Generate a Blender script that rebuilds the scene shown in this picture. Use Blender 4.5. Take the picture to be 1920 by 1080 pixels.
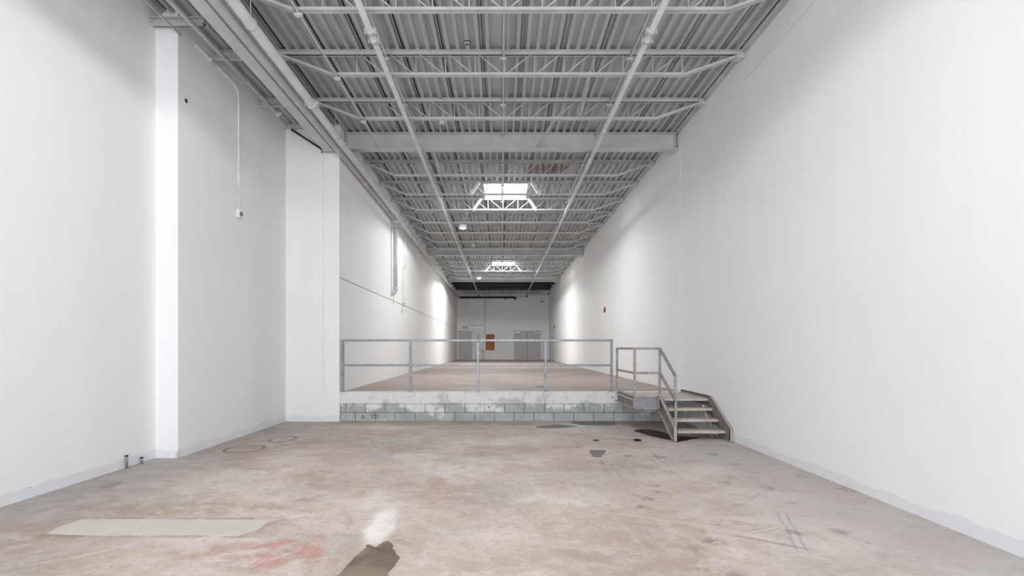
import bpy, math, random
from mathutils import Vector, Matrix
random.seed(7)
for o in list(bpy.data.objects):
    bpy.data.objects.remove(o, do_unlink=True)
scene = bpy.context.scene
COL = scene.collection

# ------------------------------------------------------------------ camera
ZC = 1.51                     # eye height over the lower floor
cam = bpy.data.cameras.new('camera')
cam.sensor_width = 36.0
cam.lens = 18.75              # 1000 px focal length in a 1920 px frame
cam.shift_x = 20 / 1920
cam.shift_y = 113 / 1920
cam.clip_end = 300
camo = bpy.data.objects.new('camera', cam)
camo.location = (0, 0, ZC)
camo.rotation_euler = (math.pi / 2, 0, 0)
COL.objects.link(camo)
scene.camera = camo

# ------------------------------------------------------------------ world and daylight
W = bpy.data.worlds.new('world')
scene.world = W
W.use_nodes = True
W.node_tree.nodes['Background'].inputs[0].default_value = (0.86, 0.93, 1.0, 1)
W.node_tree.nodes['Background'].inputs[1].default_value = 1.6

def area_light(name, loc, rot, sx, sy, power, col, spread=180):
    l = bpy.data.lights.new(name, 'AREA')
    l.shape = 'RECTANGLE'
    l.size = sx
    l.size_y = sy
    l.energy = power
    l.color = col
    l.spread = math.radians(spread)
    o = bpy.data.objects.new(name, l)
    o.location = loc
    o.rotation_euler = rot
    COL.objects.link(o)
    return o
# daylight through the big open loading door behind the camera
area_light('daylight_door', (-0.5, -8.8, 2.7), (math.pi / 2, 0, 0), 7.4, 4.8, 530, (0.95, 0.97, 1.0))
# daylight through the three roof skylights (one per structural bay)
HDZ = ZC + 4.60
SKYY = [(1.75, 3.25, 70), (14.75, 16.25, 100), (27.75, 29.25, 160)]
for a, b, pw in SKYY:
    area_light('daylight_skylight', (0.125, (a + b) / 2, HDZ + 0.02), (0, 0, 0), 1.1, 1.35, pw, (0.96, 0.985, 1.0))

scene.view_settings.view_transform = 'Standard'
scene.view_settings.look = 'None'
scene.view_settings.gamma = 1
scene.view_settings.exposure = 0.49
scene.view_settings.use_curve_mapping = False
try:
    scene.cycles.max_bounces = 8
    scene.cycles.diffuse_bounces = 7
    scene.cycles.sample_clamp_indirect = 6
except Exception:
    pass

# ------------------------------------------------------------------ materials
def srgb(r, g, b):
    f = lambda c: (c / 255 / 12.92) if c / 255 <= 0.04045 else ((c / 255 + 0.055) / 1.055) ** 2.4
    return (f(r), f(g), f(b), 1)

class NT:
    def __init__(s, name):
        s.m = bpy.data.materials.new(name)
        s.m.use_nodes = True
        s.t = s.m.node_tree
        s.b = s.t.nodes['Principled BSDF']
        s.pos = s.n('ShaderNodeNewGeometry').outputs['Position']
    def n(s, kind, **kw):
        nd = s.t.nodes.new(kind)
        for k, v in kw.items():
            setattr(nd, k, v)
        return nd
    def link(s, a, b):
        s.t.links.new(a, b)
    def put(s, inp, v):
        if isinstance(v, bpy.types.NodeSocket):
            s.link(v, inp)
        else:
            inp.default_value = v
    def math(s, op, a, b=0.0, clamp=False):
        nd = s.n('ShaderNodeMath', operation=op, use_clamp=clamp)
        s.put(nd.inputs[0], a)
        s.put(nd.inputs[1], b)
        return nd.outputs[0]
    def mapping(s, vec, loc=(0, 0, 0), rot=(0, 0, 0), scale=(1, 1, 1), kind='POINT'):
        nd = s.n('ShaderNodeMapping', vector_type=kind)
        s.link(vec, nd.inputs['Vector'])
        nd.inputs['Location'].default_value = loc
        nd.inputs['Rotation'].default_value = rot
        nd.inputs['Scale'].default_value = scale
        return nd.outputs[0]
    def noise(s, vec, scale, detail=4, rough=0.55, dist=0.0, color=False):
        nd = s.n('ShaderNodeTexNoise')
        s.link(vec, nd.inputs['Vector'])
        nd.inputs['Scale'].default_value = scale
        nd.inputs['Detail'].default_value = detail
        nd.inputs['Roughness'].default_value = rough
        nd.inputs['Distortion'].default_value = dist
        return nd.outputs['Color' if color else 'Fac']
    def ramp(s, fac, lo, hi, a=0.0, b=1.0, smooth=True):
        nd = s.n('ShaderNodeMapRange')
        if smooth:
            nd.interpolation_type = 'SMOOTHSTEP'
        s.link(fac, nd.inputs[0])
        nd.inputs[1].default_value = lo
        nd.inputs[2].default_value = hi
        nd.inputs[3].default_value = a
        nd.inputs[4].default_value = b
        return nd.outputs[0]
    def mix(s, fac, a, b, mode='MIX'):
        nd = s.n('ShaderNodeMix', data_type='RGBA', blend_type=mode)
        s.put(nd.inputs[0], fac)
        s.put(nd.inputs[6], a)
        s.put(nd.inputs[7], b)
        return nd.outputs[2]
    def ellipse(s, vec, cx, cy, rx, ry, rot=0.0, soft=0.3):
        v = s.mapping(vec, (cx, cy, 0), (0, 0, rot), (rx, ry, 1000), 'TEXTURE')
        ln = s.n('ShaderNodeVectorMath', operation='LENGTH')
        s.link(v, ln.inputs[0])
        return s.ramp(ln.outputs['Value'], 1 + soft, 1 - soft)
    def ring(s, vec, cx, cy, rx, ry, wid=0.08):
        v = s.mapping(vec, (cx, cy, 0), (0, 0, 0), (rx, ry, 1000), 'TEXTURE')
        ln = s.n('ShaderNodeVectorMath', operation='LENGTH')
        s.link(v, ln.inputs[0])
        d = s.math('ABSOLUTE', s.math('SUBTRACT', ln.outputs['Value'], 1.0))
        return s.ramp(d, wid, wid * 0.3)
    def segment(s, vec, x0, y0, x1, y1, w, soft=0.35):
        L = math.hypot(x1 - x0, y1 - y0)
        a = math.atan2(y1 - y0, x1 - x0)
        v = s.mapping(vec, ((x0 + x1) / 2, (y0 + y1) / 2, 0), (0, 0, a), (L / 2, w / 2, 1000), 'TEXTURE')
        ab = s.n('ShaderNodeVectorMath', operation='ABSOLUTE')
        s.link(v, ab.inputs[0])
        sp = s.n('ShaderNodeSeparateXYZ')
        s.link(ab.outputs[0], sp.inputs[0])
        mx = s.math('MAXIMUM', sp.outputs[0], sp.outputs[1])
        return s.ramp(mx, 1 + soft, 1 - soft)
    def bump(s, h, strength, dist=0.02):
        nd = s.n('ShaderNodeBump')
        nd.inputs['Strength'].default_value = strength
        nd.inputs['Distance'].default_value = dist
        s.link(h, nd.inputs['Height'])
        s.link(nd.outputs[0], s.b.inputs['Normal'])
    def done(s, col, rough, metal=0.0):
        s.put(s.b.inputs['Base Color'], col)
        s.put(s.b.inputs['Roughness'], rough)
        s.put(s.b.inputs['Metallic'], metal)
        return s.m

def plain(name, col, rough=0.6, metal=0.0, var=0.08, scale=6.0, bump=0.0):
    t = NT(name)
    nz = t.noise(t.pos, scale, 5)
    dark = tuple(c * (1 - var * 2) for c in col[:3]) + (1,)
    light = tuple(min(1, c * (1 + var)) for c in col[:3]) + (1,)
    c = t.mix(t.ramp(nz, 0.3, 0.7), dark, light)
    if bump:
        t.bump(t.noise(t.pos, scale * 12, 3), bump, 0.003)
    return t.done(c, rough, metal)

def emitter(name, col, strength):
    t = NT(name)
    t.b.inputs['Emission Color'].default_value = col
    t.b.inputs['Emission Strength'].default_value = strength
    return t.done(col, 0.4)

def wall_mat(name, base, band):
    t = NT(name)
    sp = t.n('ShaderNodeSeparateXYZ')
    t.link(t.pos, sp.inputs[0])
    big = t.noise(t.pos, 0.35, 3)
    c = t.mix(t.ramp(big, 0.35, 0.65), base, tuple(x * 0.965 for x in base[:3]) + (1,))
    # roller strokes: tall faint columns
    col = t.noise(t.mapping(t.pos, scale=(2.2, 2.2, 0.12)), 1.6, 3)
    c = t.mix(t.ramp(col, 0.4, 0.65, 0, 0.35), c, tuple(x * 0.96 for x in base[:3]) + (1,))
    if band:
        # uneven, greyer primer strip left at the foot of the wall
        edge = t.math('ADD', sp.outputs[2], t.math('MULTIPLY', t.math('SUBTRACT', t.noise(t.pos, 2.4, 5), 0.5), 0.14))
        m = t.ramp(edge, 0.12, 0.105, 0, 0.9)
        c = t.mix(m, c, srgb(228, 230, 234))
        dots = t.ramp(t.noise(t.pos, 9, 1), 0.77, 0.79)
        c = t.mix(t.math('MULTIPLY', dots, m), c, srgb(60, 60, 60))
    t.bump(t.noise(t.pos, 60, 3), 0.08, 0.003)
    return t.done(c, 0.75)

M = {}
M['wall'] = wall_mat('white_wall_paint', srgb(243, 244, 245), True)
M['wall_plain'] = wall_mat('white_wall_paint_upper', srgb(243, 244, 245), False)
M['groove'] = plain('joint_shadow_grey', srgb(150, 150, 150), 0.8)
M['faint'] = plain('faint_joint', srgb(200, 200, 201), 0.8)
M['caulk'] = plain('white_caulk', srgb(244, 243, 240), 0.6)
M['steel'] = plain('grey_painted_steel', srgb(200, 202, 203), 0.5, 0.0, 0.05, 3.0)
M['pipe'] = plain('grey_painted_pipe', srgb(202, 204, 205), 0.45, 0.0, 0.04, 4.0)
M['black'] = plain('black_painted_pipe', srgb(34, 34, 33), 0.5)
M['white_metal'] = plain('white_enamel', srgb(238, 239, 240), 0.4)
M['conduit'] = plain('pale_conduit', srgb(216, 216, 213), 0.35, 0.2)
M['galv'] = plain('galvanised_tube', srgb(146, 149, 153), 0.4, 0.45, 0.12, 9.0)
M['door'] = plain('grey_door_paint', srgb(196, 197, 198), 0.5, 0.0, 0.02, 2.0)
M['frame'] = plain('light_door_frame', srgb(226, 226, 225), 0.5)
M['dark'] = plain('dark_gap', srgb(28, 28, 30), 0.7)
M['panel'] = plain('electrical_panel_grey', srgb(220, 224, 229), 0.45, 0.1)
M['chrome'] = plain('satin_steel', srgb(200, 200, 200), 0.3, 0.7)
M['red'] = plain('alarm_red', srgb(165, 40, 34), 0.45)
M['chalk'] = plain('chalk', srgb(226, 222, 216), 0.9)
M['pencil'] = plain('dark_marker', srgb(92, 86, 84), 0.9)
M['roof'] = plain('roof_board', srgb(70, 70, 69), 0.9)
M['lens'] = emitter('skylight_lens', (1.0, 1.0, 0.99, 1), 3.2)
M['lamp_lens'] = emitter('lamp_lens', (1.0, 0.99, 0.95, 1), 14.0)

def deck_mat():
    t = NT('grey_roof_deck')
    a, b = srgb(175, 178, 180), srgb(188, 191, 193)
    c = t.mix(t.ramp(t.noise(t.mapping(t.pos, scale=(3, 0.7, 1)), 1.3, 4), 0.3, 0.7), a, b)
    w = t.n('ShaderNodeVectorMath', operation='ADD')
    t.link(t.pos, w.inputs[0])
    sc = t.n('ShaderNodeVectorMath', operation='SCALE')
    sub = t.n('ShaderNodeVectorMath', operation='SUBTRACT')
    t.link(t.noise(t.pos, 3.0, 3, color=True), sub.inputs[0])
    sub.inputs[1].default_value = (0.5, 0.5, 0.5)
    t.link(sub.outputs[0], sc.inputs[0])
    sc.inputs['Scale'].default_value = 0.5
    t.link(sc.outputs[0], w.inputs[1])
    rust = t.ellipse(w.outputs[0], 1.18, 13.75, 0.55, 0.42, 0, 0.4)
    c = t.mix(t.math('MULTIPLY', rust, 0.7), c, srgb(120, 98, 82))
    return t.done(c, 0.55)
M['deck'] = deck_mat()
M['dark_deck'] = plain('dark_end_bay_deck', srgb(50, 49, 48), 0.7)  # much darker deck colour, used only in the last roof bay
M['dark_steel'] = plain('dark_end_bay_joist', srgb(62, 61, 60), 0.6)  # much darker joist colour, used only in the last roof bay

def floor_mat(name, marks):
    t = NT(name)
    P = t.pos
    sub = t.n('ShaderNodeVectorMath', operation='SUBTRACT')
    t.link(t.noise(P, 2.6, 4, color=True), sub.inputs[0])
    sub.inputs[1].default_value = (0.5, 0.5, 0.5)
    def warped(amp):
        sc = t.n('ShaderNodeVectorMath', operation='SCALE')
        t.link(sub.outputs[0], sc.inputs[0])
        sc.inputs['Scale'].default_value = amp
        ad = t.n('ShaderNodeVectorMath', operation='ADD')
        t.link(P, ad.inputs[0])
        t.link(sc.outputs[0], ad.inputs[1])
        return ad.outputs[0]
    W1, W2, W3, W4 = warped(0.25), warped(0.6), warped(0.06), warped(0.12)
    base = t.mix(t.ramp(t.noise(W2, 0.55, 5), 0.32, 0.68), srgb(188, 174, 165), srgb(220, 209, 201))
    # broad tan and pinkish blotches soaked into the slab
    tan = t.ramp(t.noise(t.mapping(W2, (3, 1, 0)), 0.8, 6, 0.6), 0.48, 0.68, 0, 0.6)
    base = t.mix(tan, base, srgb(178, 154, 136))
    pink = t.ramp(t.noise(t.mapping(W2, (11, 7, 0)), 1.1, 6, 0.65), 0.5, 0.68, 0, 0.6)
    base = t.mix(pink, base, srgb(182, 152, 144))
    grey = t.ramp(t.noise(t.mapping(W2, (5, 19, 0)), 0.7, 5), 0.5, 0.7, 0, 0.6)
    base = t.mix(grey, base, srgb(176, 172, 169))
    # trowel and sweeping streaks
    gate = t.ramp(t.noise(t.mapping(W2, (21, 5, 0)), 0.9, 3), 0.4, 0.62)
    for k, (rot, sc_) in enumerate(((0.6, 0.9), (-0.7, 1.2), (0.15, 0.8), (1.3, 0.9))):
        v = t.mapping(t.mapping(W1, (k * 5, 2, 0), (0, 0, rot)), scale=(0.8, 5.5, 1))
        base = t.mix(t.math('MULTIPLY', gate, t.ramp(t.noise(v, sc_, 7, 0.66), 0.53, 0.7, 0, 0.42)), base, srgb(150, 134, 127))
        v2 = t.mapping(t.mapping(W1, (k * 5 + 9, 4, 0), (0, 0, rot + 0.25)), scale=(0.7, 6.0, 1))
        base = t.mix(t.ramp(t.noise(v2, sc_, 7, 0.66), 0.54, 0.72, 0, 0.4), base, srgb(222, 215, 210))
    mot = t.noise(W1, 4.5, 7, 0.68)
    base = t.mix(t.ramp(mot, 0.52, 0.70, 0, 0.45), base, srgb(160, 140, 127))
    mot2 = t.noise(t.mapping(W1, (17, 3, 0)), 6.5, 7, 0.68)
    base = t.mix(t.ramp(mot2, 0.52, 0.7, 0, 0.4), base, srgb(222, 215, 209))
    fine = t.noise(W3, 22, 6, 0.7)
    base = t.mix(t.ramp(fine, 0.5, 0.68, 0, 0.36), base, srgb(136, 120, 110))
    fine2 = t.noise(t.mapping(P, (7, 3, 0)), 70, 3, 0.7)
    base = t.mix(t.ramp(fine2, 0.5, 0.75, 0, 0.2), base, srgb(120, 110, 104))
    speck = t.ramp(t.noise(t.mapping(P, (2, 31, 0)), 10, 2), 0.745, 0.775, 0, 0.8)
    base = t.mix(speck, base, srgb(232, 228, 224))
    if marks:
        def stain(mask, amount, colr):
            nonlocal base
            base = t.mix(t.math('MULTIPLY', mask, amount), base, colr)
        rag = t.ramp(t.noise(W1, 5, 5, 0.65), 0.38, 0.6)
        # greyer margins along the two long walls
        sp = t.n('ShaderNodeSeparateXYZ')
        t.link(W2, sp.inputs[0])
        stain(t.ramp(sp.outputs[0], 1.2, 3.6), 0.55, srgb(182, 179, 178))
        stain(t.ramp(sp.outputs[0], -2.8, -4.7), 0.6, srgb(164, 161, 159))
        stain(t.math('MULTIPLY', rag, t.ramp(sp.outputs[0], -2.6, -4.0)), 0.25, srgb(128, 122, 118))
        stain(t.math('MULTIPLY', rag, t.segment(W3, -3.72, 4.5, -2.0, 4.5, 0.50, 0.12)), 0.6, srgb(140, 122, 108))
        # red paint residue
        stain(t.math('MULTIPLY', t.ellipse(W1, -1.72, 3.92, 0.22, 0.30, 0.3), rag), 0.75, srgb(190, 132, 119))
        stain(t.math('MULTIPLY', t.ellipse(W1, -1.42, 4.02, 0.10, 0.25, 0.1), rag), 0.75, srgb(192, 130, 118))
        stain(t.math('MULTIPLY', t.ellipse(W1, -2.15, 4.0, 0.35, 0.12, 0.3), rag), 0.5, srgb(178, 136, 122))
        stain(t.math('MULTIPLY', t.ellipse(W1, -2.0, 9.6, 0.8, 0.35, 0), rag), 0.55, srgb(192, 148, 136))
        stain(t.math('MULTIPLY', t.ellipse(W1, -3.6, 8.4, 0.9, 0.8, 0.4), rag), 0.5, srgb(172, 146, 138))
        # brown blotches round the patch and the lane in the middle
        stain(t.math('MULTIPLY', t.ellipse(W1, -2.9, 5.0, 1.2, 0.22, 0), rag), 0.6, srgb(168, 142, 120))
        stain(t.math('MULTIPLY', t.ellipse(W1, -3.9, 4.3, 0.7, 0.5, 0.3), rag), 0.5, srgb(166, 146, 130))
        stain(t.ellipse(W1, -0.72, 6.05, 0.12, 0.20, 0.3), 0.55, srgb(182, 150, 126))
        stain(t.ellipse(W1, -1.55, 7.05, 0.25, 0.25, 0.3), 0.35, srgb(188, 158, 134))
        stain(t.math('MULTIPLY', t.ellipse(W1, 0.6, 3.6, 1.4, 0.35, 0), rag), 0.5, srgb(174, 156, 144))
        stain(t.math('MULTIPLY', t.ellipse(W1, 1.0, 3.85, 0.5, 0.5, 0), rag), 0.4, srgb(168, 148, 136))
        # two soft-edged whitish streaks on the slab
        wp = t.ramp(t.noise(t.mapping(W1, scale=(3, 0.6, 1)), 3, 4), 0.25, 0.6)
        stain(t.math('MULTIPLY', t.ellipse(W4, -1.03, 4.56, 0.115, 0.46, 0.10, 0.45), wp), 0.9, srgb(240, 238, 235))
        stain(t.math('MULTIPLY', t.ellipse(W4, -1.26, 5.35, 0.11, 0.35, 0.15, 0.6), wp), 0.5, srgb(224, 218, 213))
        # ring stains
        stain(t.ring(W3, -4.30 + 0.45, 8.0, 0.26, 0.30, 0.12), 0.75, srgb(104, 82, 80))
        stain(t.ring(W3, -3.62, 8.85, 0.18, 0.28, 0.14), 0.75, srgb(104, 82, 80))
        stain(t.ellipse(W3, -3.85, 8.0, 0.25, 0.29, 0, 0.1), 0.3, srgb(150, 132, 130))
        brk = t.ramp(t.noise(t.mapping(P, (4, 8, 0)), 2.2, 3), 0.42, 0.62)
        # tyre tracks towards the stairs, adhesive lines of a removed fitting
        for sg in ((1.56, 10.3, 1.36, 6.5), (2.28, 10.2, 2.05, 6.45), (2.1, 8.4, 0.9, 6.6)):
            for off in (-0.05, 0.05):
                stain(t.math('MULTIPLY', brk, t.segment(W3, sg[0] + off, sg[1], sg[2] + off, sg[3], 0.028, 0.6)), 0.5, srgb(158, 140, 132))
            stain(t.math('MULTIPLY', brk, t.segment(W3, *sg, 0.06, 0.6)), 0.3, srgb(216, 207, 200))
        stain(t.segment(W3, 2.58, 4.9, 2.24, 3.98, 0.085, 0.25), 0.55, srgb(148, 140, 136))
        stain(t.segment(W3, 2.58, 4.9, 2.24, 3.98, 0.05, 0.3), 0.8, srgb(206, 200, 195))
        stain(t.segment(W3, 1.877, 4.31, 2.457, 4.56, 0.06, 0.25), 0.5, srgb(148, 140, 136))
        stain(t.segment(W3, 1.877, 4.31, 2.457, 4.56, 0.035, 0.3), 0.8, srgb(206, 200, 195))
        stain(t.segment(W3, 1.85, 4.33, 2.35, 3.98, 0.05, 0.4), 0.5, srgb(140, 130, 126))
        # wide sweep arcs of a floor scrubber
        for cx, cy, r in ((-0.3, 1.2, 4.1), (-0.3, 1.2, 3.75), (0.4, 9.2, 2.6), (2.3, 3.1, 1.1)):
            stain(t.math('MULTIPLY', brk, t.ring(W3, cx, cy, r, r * 1.05, 0.010)), 0.3, srgb(222, 215, 209))
        # scattered boot scuffs on the right
        vo = t.n('ShaderNodeTexVoronoi')
        t.link(t.mapping(W1, scale=(1, 0.75, 1)), vo.inputs['Vector'])
        vo.inputs['Scale'].default_value = 3.0
        sc_ = t.ramp(vo.outputs['Distance'], 0.34, 0.16)
        pick = t.ramp(t.noise(P, 1.7, 2), 0.44, 0.54)
        rt = t.math('MULTIPLY', t.ramp(sp.outputs[0], 0.6, 1.4), t.math('MULTIPLY', sc_, pick))
        stain(t.math('MULTIPLY', rt, t.ramp(t.noise(W1, 12, 4), 0.38, 0.52)), 0.7, srgb(140, 128, 122))
    if not marks:
        base = t.mix(0.6, base, srgb(150, 138, 130))
    t.bump(fine, 0.15, 0.004)
    rough = t.ramp(t.noise(W2, 1.2, 4), 0.3, 0.7, 0.62, 0.85)
    return t.done(base, rough)
M['floor'] = floor_mat('worn_concrete_floor', True)
M['floor_up'] = floor_mat('worn_upper_concrete', False)

def block_mat(name, base, paint_amount):
    t = NT(name)
    sub = t.n('ShaderNodeVectorMath', operation='SUBTRACT')
    t.link(t.noise(t.pos, 5, 4, color=True), sub.inputs[0])
    sub.inputs[1].default_value = (0.5, 0.5, 0.5)
    sc = t.n('ShaderNodeVectorMath', operation='SCALE')
    t.link(sub.outputs[0], sc.inputs[0])
    sc.inputs['Scale'].default_value = 0.25
    ad = t.n('ShaderNodeVectorMath', operation='ADD')
    t.link(t.pos, ad.inputs[0])
    t.link(sc.outputs[0], ad.inputs[1])
    c = t.mix(t.ramp(t.noise(ad.outputs[0], 3.5, 6, 0.65), 0.32, 0.68), tuple(x * 0.72 for x in base[:3]) + (1,), base)
    oi = t.n('ShaderNodeObjectInfo')
    c = t.mix(t.ramp(oi.outputs['Random'], 0, 1, 0, 0.3, False), c, srgb(158, 162, 161))
    # slurry and old limewash over the upper part, patchy and running a little
    low = t.noise(t.mapping(ad.outputs[0], scale=(1.1, 1, 2.2)), 1.6, 4, 0.6)
    drip = t.noise(t.mapping(ad.outputs[0], scale=(3.5, 1, 1.0)), 4.0, 5, 0.65)
    sp = t.n('ShaderNodeSeparateXYZ')
    t.link(t.pos, sp.inputs[0])
    lvl = t.math('ADD', t.math('MULTIPLY', sp.outputs[2], 1.3),
                 t.math('ADD', t.math('MULTIPLY', t.math('SUBTRACT', low, 0.5), 2.2), t.math('MULTIPLY', t.math('SUBTRACT', drip, 0.5), 0.7)))
    m = t.ramp(lvl, 0.28, 0.60, 0, paint_amount)
    c = t.mix(m, c, srgb(232, 234, 234))
    stn = t.ramp(t.noise(t.mapping(ad.outputs[0], (3, 0, 5), scale=(1.5, 1, 1)), 5, 7, 0.7), 0.5, 0.68, 0, 0.4)
    c = t.mix(stn, c, srgb(150, 153, 153))
    sp2 = t.ramp(t.noise(t.pos, 30, 4, 0.7), 0.55, 0.7, 0, 0.3)
    c = t.mix(sp2, c, srgb(132, 135, 135))
    t.bump(t.noise(t.pos, 45, 5, 0.7), 0.4, 0.006)
    return t.done(c, 0.85)
M['block'] = block_mat('concrete_block', srgb(190, 194, 194), 0.9)
M['slab_edge'] = block_mat('slab_edge_concrete', srgb(212, 215, 215), 0.85)
M['mortar'] = plain('mortar_joint', srgb(128, 128, 126), 0.95)
M['patch'] = plain('smooth_patch_concrete', srgb(206, 200, 193), 0.6, 0, 0.03, 3.0)

def rusty(name, base, rust, amt):
    t = NT(name)
    n1 = t.noise(t.mapping(t.pos, scale=(1, 1, 1.6)), 9, 6, 0.68)
    c = t.mix(t.ramp(n1, 0.42, 0.68, 0, amt), base, rust)
    c = t.mix(t.ramp(t.noise(t.pos, 34, 4, 0.7), 0.56, 0.72, 0, 0.4), c, srgb(206, 200, 196))
    t.bump(t.noise(t.pos, 60, 4), 0.15, 0.003)
    return t.done(c, 0.55, 0.25)
M['stair_steel'] = rusty('worn_stair_steel', srgb(140, 134, 132), srgb(104, 90, 84), 0.8)
M['stair_galv'] = rusty('dull_galvanised_sheet', srgb(150, 150, 156), srgb(122, 118, 122), 0.7)
M['stair_flange'] = rusty('pale_worn_flange', srgb(184, 178, 174), srgb(140, 128, 122), 0.6)
M['tread'] = rusty('dusty_tread', srgb(206, 196, 190), srgb(172, 156, 148), 0.7)
M['stair_rail'] = rusty('worn_rail_tube', srgb(166, 164, 163), srgb(112, 105, 101), 0.75)

def puddle_mat(name, a, b, rough, spec=0.2):
    t = NT(name)
    c = t.mix(t.ramp(t.noise(t.pos, 3.2, 5, 0.6), 0.35, 0.65), a, b)
    t.b.inputs['Specular IOR Level'].default_value = spec
    return t.done(c, rough)
M['wet_red'] = puddle_mat('rusty_water', srgb(40, 18, 14), srgb(62, 30, 22), 0.25, 0.05)
M['wet_grey'] = puddle_mat('wet_concrete', srgb(96, 90, 84), srgb(120, 112, 105), 0.3)
M['wet_brown'] = puddle_mat('wet_brown_concrete', srgb(104, 88, 75), srgb(142, 127, 112), 0.35)

def plywood():
    t = NT('stained_plywood')
    g = t.noise(t.mapping(t.pos, scale=(9, 1, 1.6)), 4, 6, 0.65, 1.0)
    c = t.mix(t.ramp(g, 0.3, 0.7), srgb(140, 74, 42), srgb(204, 122, 76))
    return t.done(c, 0.6)
M['ply'] = plywood()

# ------------------------------------------------------------------ mesh helpers
ORG = {}
class MB:
    def __init__(s):
        s.v, s.f, s.smooth = [], [], []
    def _add(s, vs, fs, smooth=False):
        k = len(s.v)
        s.v += [tuple(p) for p in vs]
        for f in fs:
            s.f.append([i + k for i in f])
            s.smooth.append(smooth)
        return s
    def box(s, x0, x1, y0, y1, z0, z1):
        vs = [(x, y, z) for z in (z0, z1) for y in (y0, y1) for x in (x0, x1)]
        return s._add(vs, [(0, 2, 3, 1), (4, 5, 7, 6), (0, 1, 5, 4), (2, 6, 7, 3), (0, 4, 6, 2), (1, 3, 7, 5)])
    def bar(s, p, q, w, h, up=(0, 0, 1)):
        p, q = Vector(p), Vector(q)
        d = (q - p).normalized()
        u = Vector(up)
        sd = d.cross(u)
        if sd.length < 1e-4:
            sd = d.cross(Vector((0, 1, 0)))
        sd.normalize()
        u = sd.cross(d).normalized()
        vs = []
        for e in (p, q):
            for a, b in ((-1, -1), (1, -1), (1, 1), (-1, 1)):
                vs.append(e + sd * (a * w / 2) + u * (b * h / 2))
        return s._add(vs, [(0, 3, 2, 1), (4, 5, 6, 7), (0, 1, 5, 4), (1, 2, 6, 5), (2, 3, 7, 6), (3, 0, 4, 7)])
    def tube(s, path, r, n=8, cap=True):
        path = [Vector(p) for p in path]
        rings = []
        ref = None
        for i, p in enumerate(path):
            if i == 0:
                d = path[1] - p
            elif i == len(path) - 1:
                d = p - path[i - 1]
            else:
                d = (path[i + 1] - p).normalized() + (p - path[i - 1]).normalized()
            d.normalize()
            if ref is None:
                ref = d.orthogonal().normalized()
            a = (ref - d * ref.dot(d))
            if a.length < 1e-5:
                a = d.orthogonal()
            a.normalize()
            ref = a
            b = d.cross(a)
            rr = r[i] if isinstance(r, (list, tuple)) else r
            rings.append([p + a * (math.cos(2 * math.pi * k / n) * rr) + b * (math.sin(2 * math.pi * k / n) * rr) for k in range(n)])
        vs = [p for rg in rings for p in rg]
        fs = []
        for i in range(len(rings) - 1):
            for k in range(n):
                k2 = (k + 1) % n
                fs.append((i * n + k, i * n + k2, (i + 1) * n + k2, (i + 1) * n + k))
        k0 = len(s.f)
        s._add(vs, fs, True)
        if cap:
            m = len(s.v) - len(vs)
            s.f.append([m + k for k in reversed(range(n))]); s.smooth.append(False)
            e = m + (len(rings) - 1) * n
            s.f.append([e + k for k in range(n)]); s.smooth.append(False)
        return s
    def lathe(s, cx, cy, prof, n=20):
        vs, fs = [], []
        for r, z in prof:
            for k in range(n):
                a = 2 * math.pi * k / n
                vs.append((cx + math.cos(a) * r, cy + math.sin(a) * r, z))
        for i in range(len(prof) - 1):
            for k in range(n):
                k2 = (k + 1) % n
                fs.append((i * n + k, i * n + k2, (i + 1) * n + k2, (i + 1) * n + k))
        return s._add(vs, fs, True)
    def poly(s, pts, z0, z1):
        n = len(pts)
        vs = [(x, y, z0) for x, y in pts] + [(x, y, z1) for x, y in pts]
        fs = [tuple(reversed(range(n))), tuple(range(n, 2 * n))]
        fs += [(i, (i + 1) % n, n + (i + 1) % n, n + i) for i in range(n)]
        return s._add(vs, fs)
    def sidepoly(s, pts, x0, x1):                 # outline in (y, z), thick along x
        n = len(pts)
        vs = [(x0, y, z) for y, z in pts] + [(x1, y, z) for y, z in pts]
        fs = [tuple(range(n)), tuple(reversed(range(n, 2 * n)))]
        fs += [(i, n + i, n + (i + 1) % n, (i + 1) % n) for i in range(n)]
        return s._add(vs, fs)
    def mesh(s, name, mat, org=(0, 0, 0)):
        me = bpy.data.meshes.new(name)
        me.from_pydata([(x - org[0], y - org[1], z - org[2]) for x, y, z in s.v], [], s.f)
        me.polygons.foreach_set('use_smooth', s.smooth)
        me.materials.append(M[mat] if isinstance(mat, str) else mat)
        me.update()
        return me
    def build(s, name, mat, parent=None, bevel=0.0):
        if parent is None:
            xs, ys, zs = zip(*s.v)
            org = ((min(xs) + max(xs)) / 2, (min(ys) + max(ys)) / 2, min(zs))
        else:
            org = ORG[parent]
        o = bpy.data.objects.new(name, s.mesh(name, mat, org))
        COL.objects.link(o)
        if parent is None:
            o.location = org
        else:
            o.parent = parent
        ORG[o] = org
        if bevel:
            md = o.modifiers.new('bevel', 'BEVEL')
            md.width = bevel
            md.segments = 2
            md.limit_method = 'ANGLE'
        return o

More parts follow.
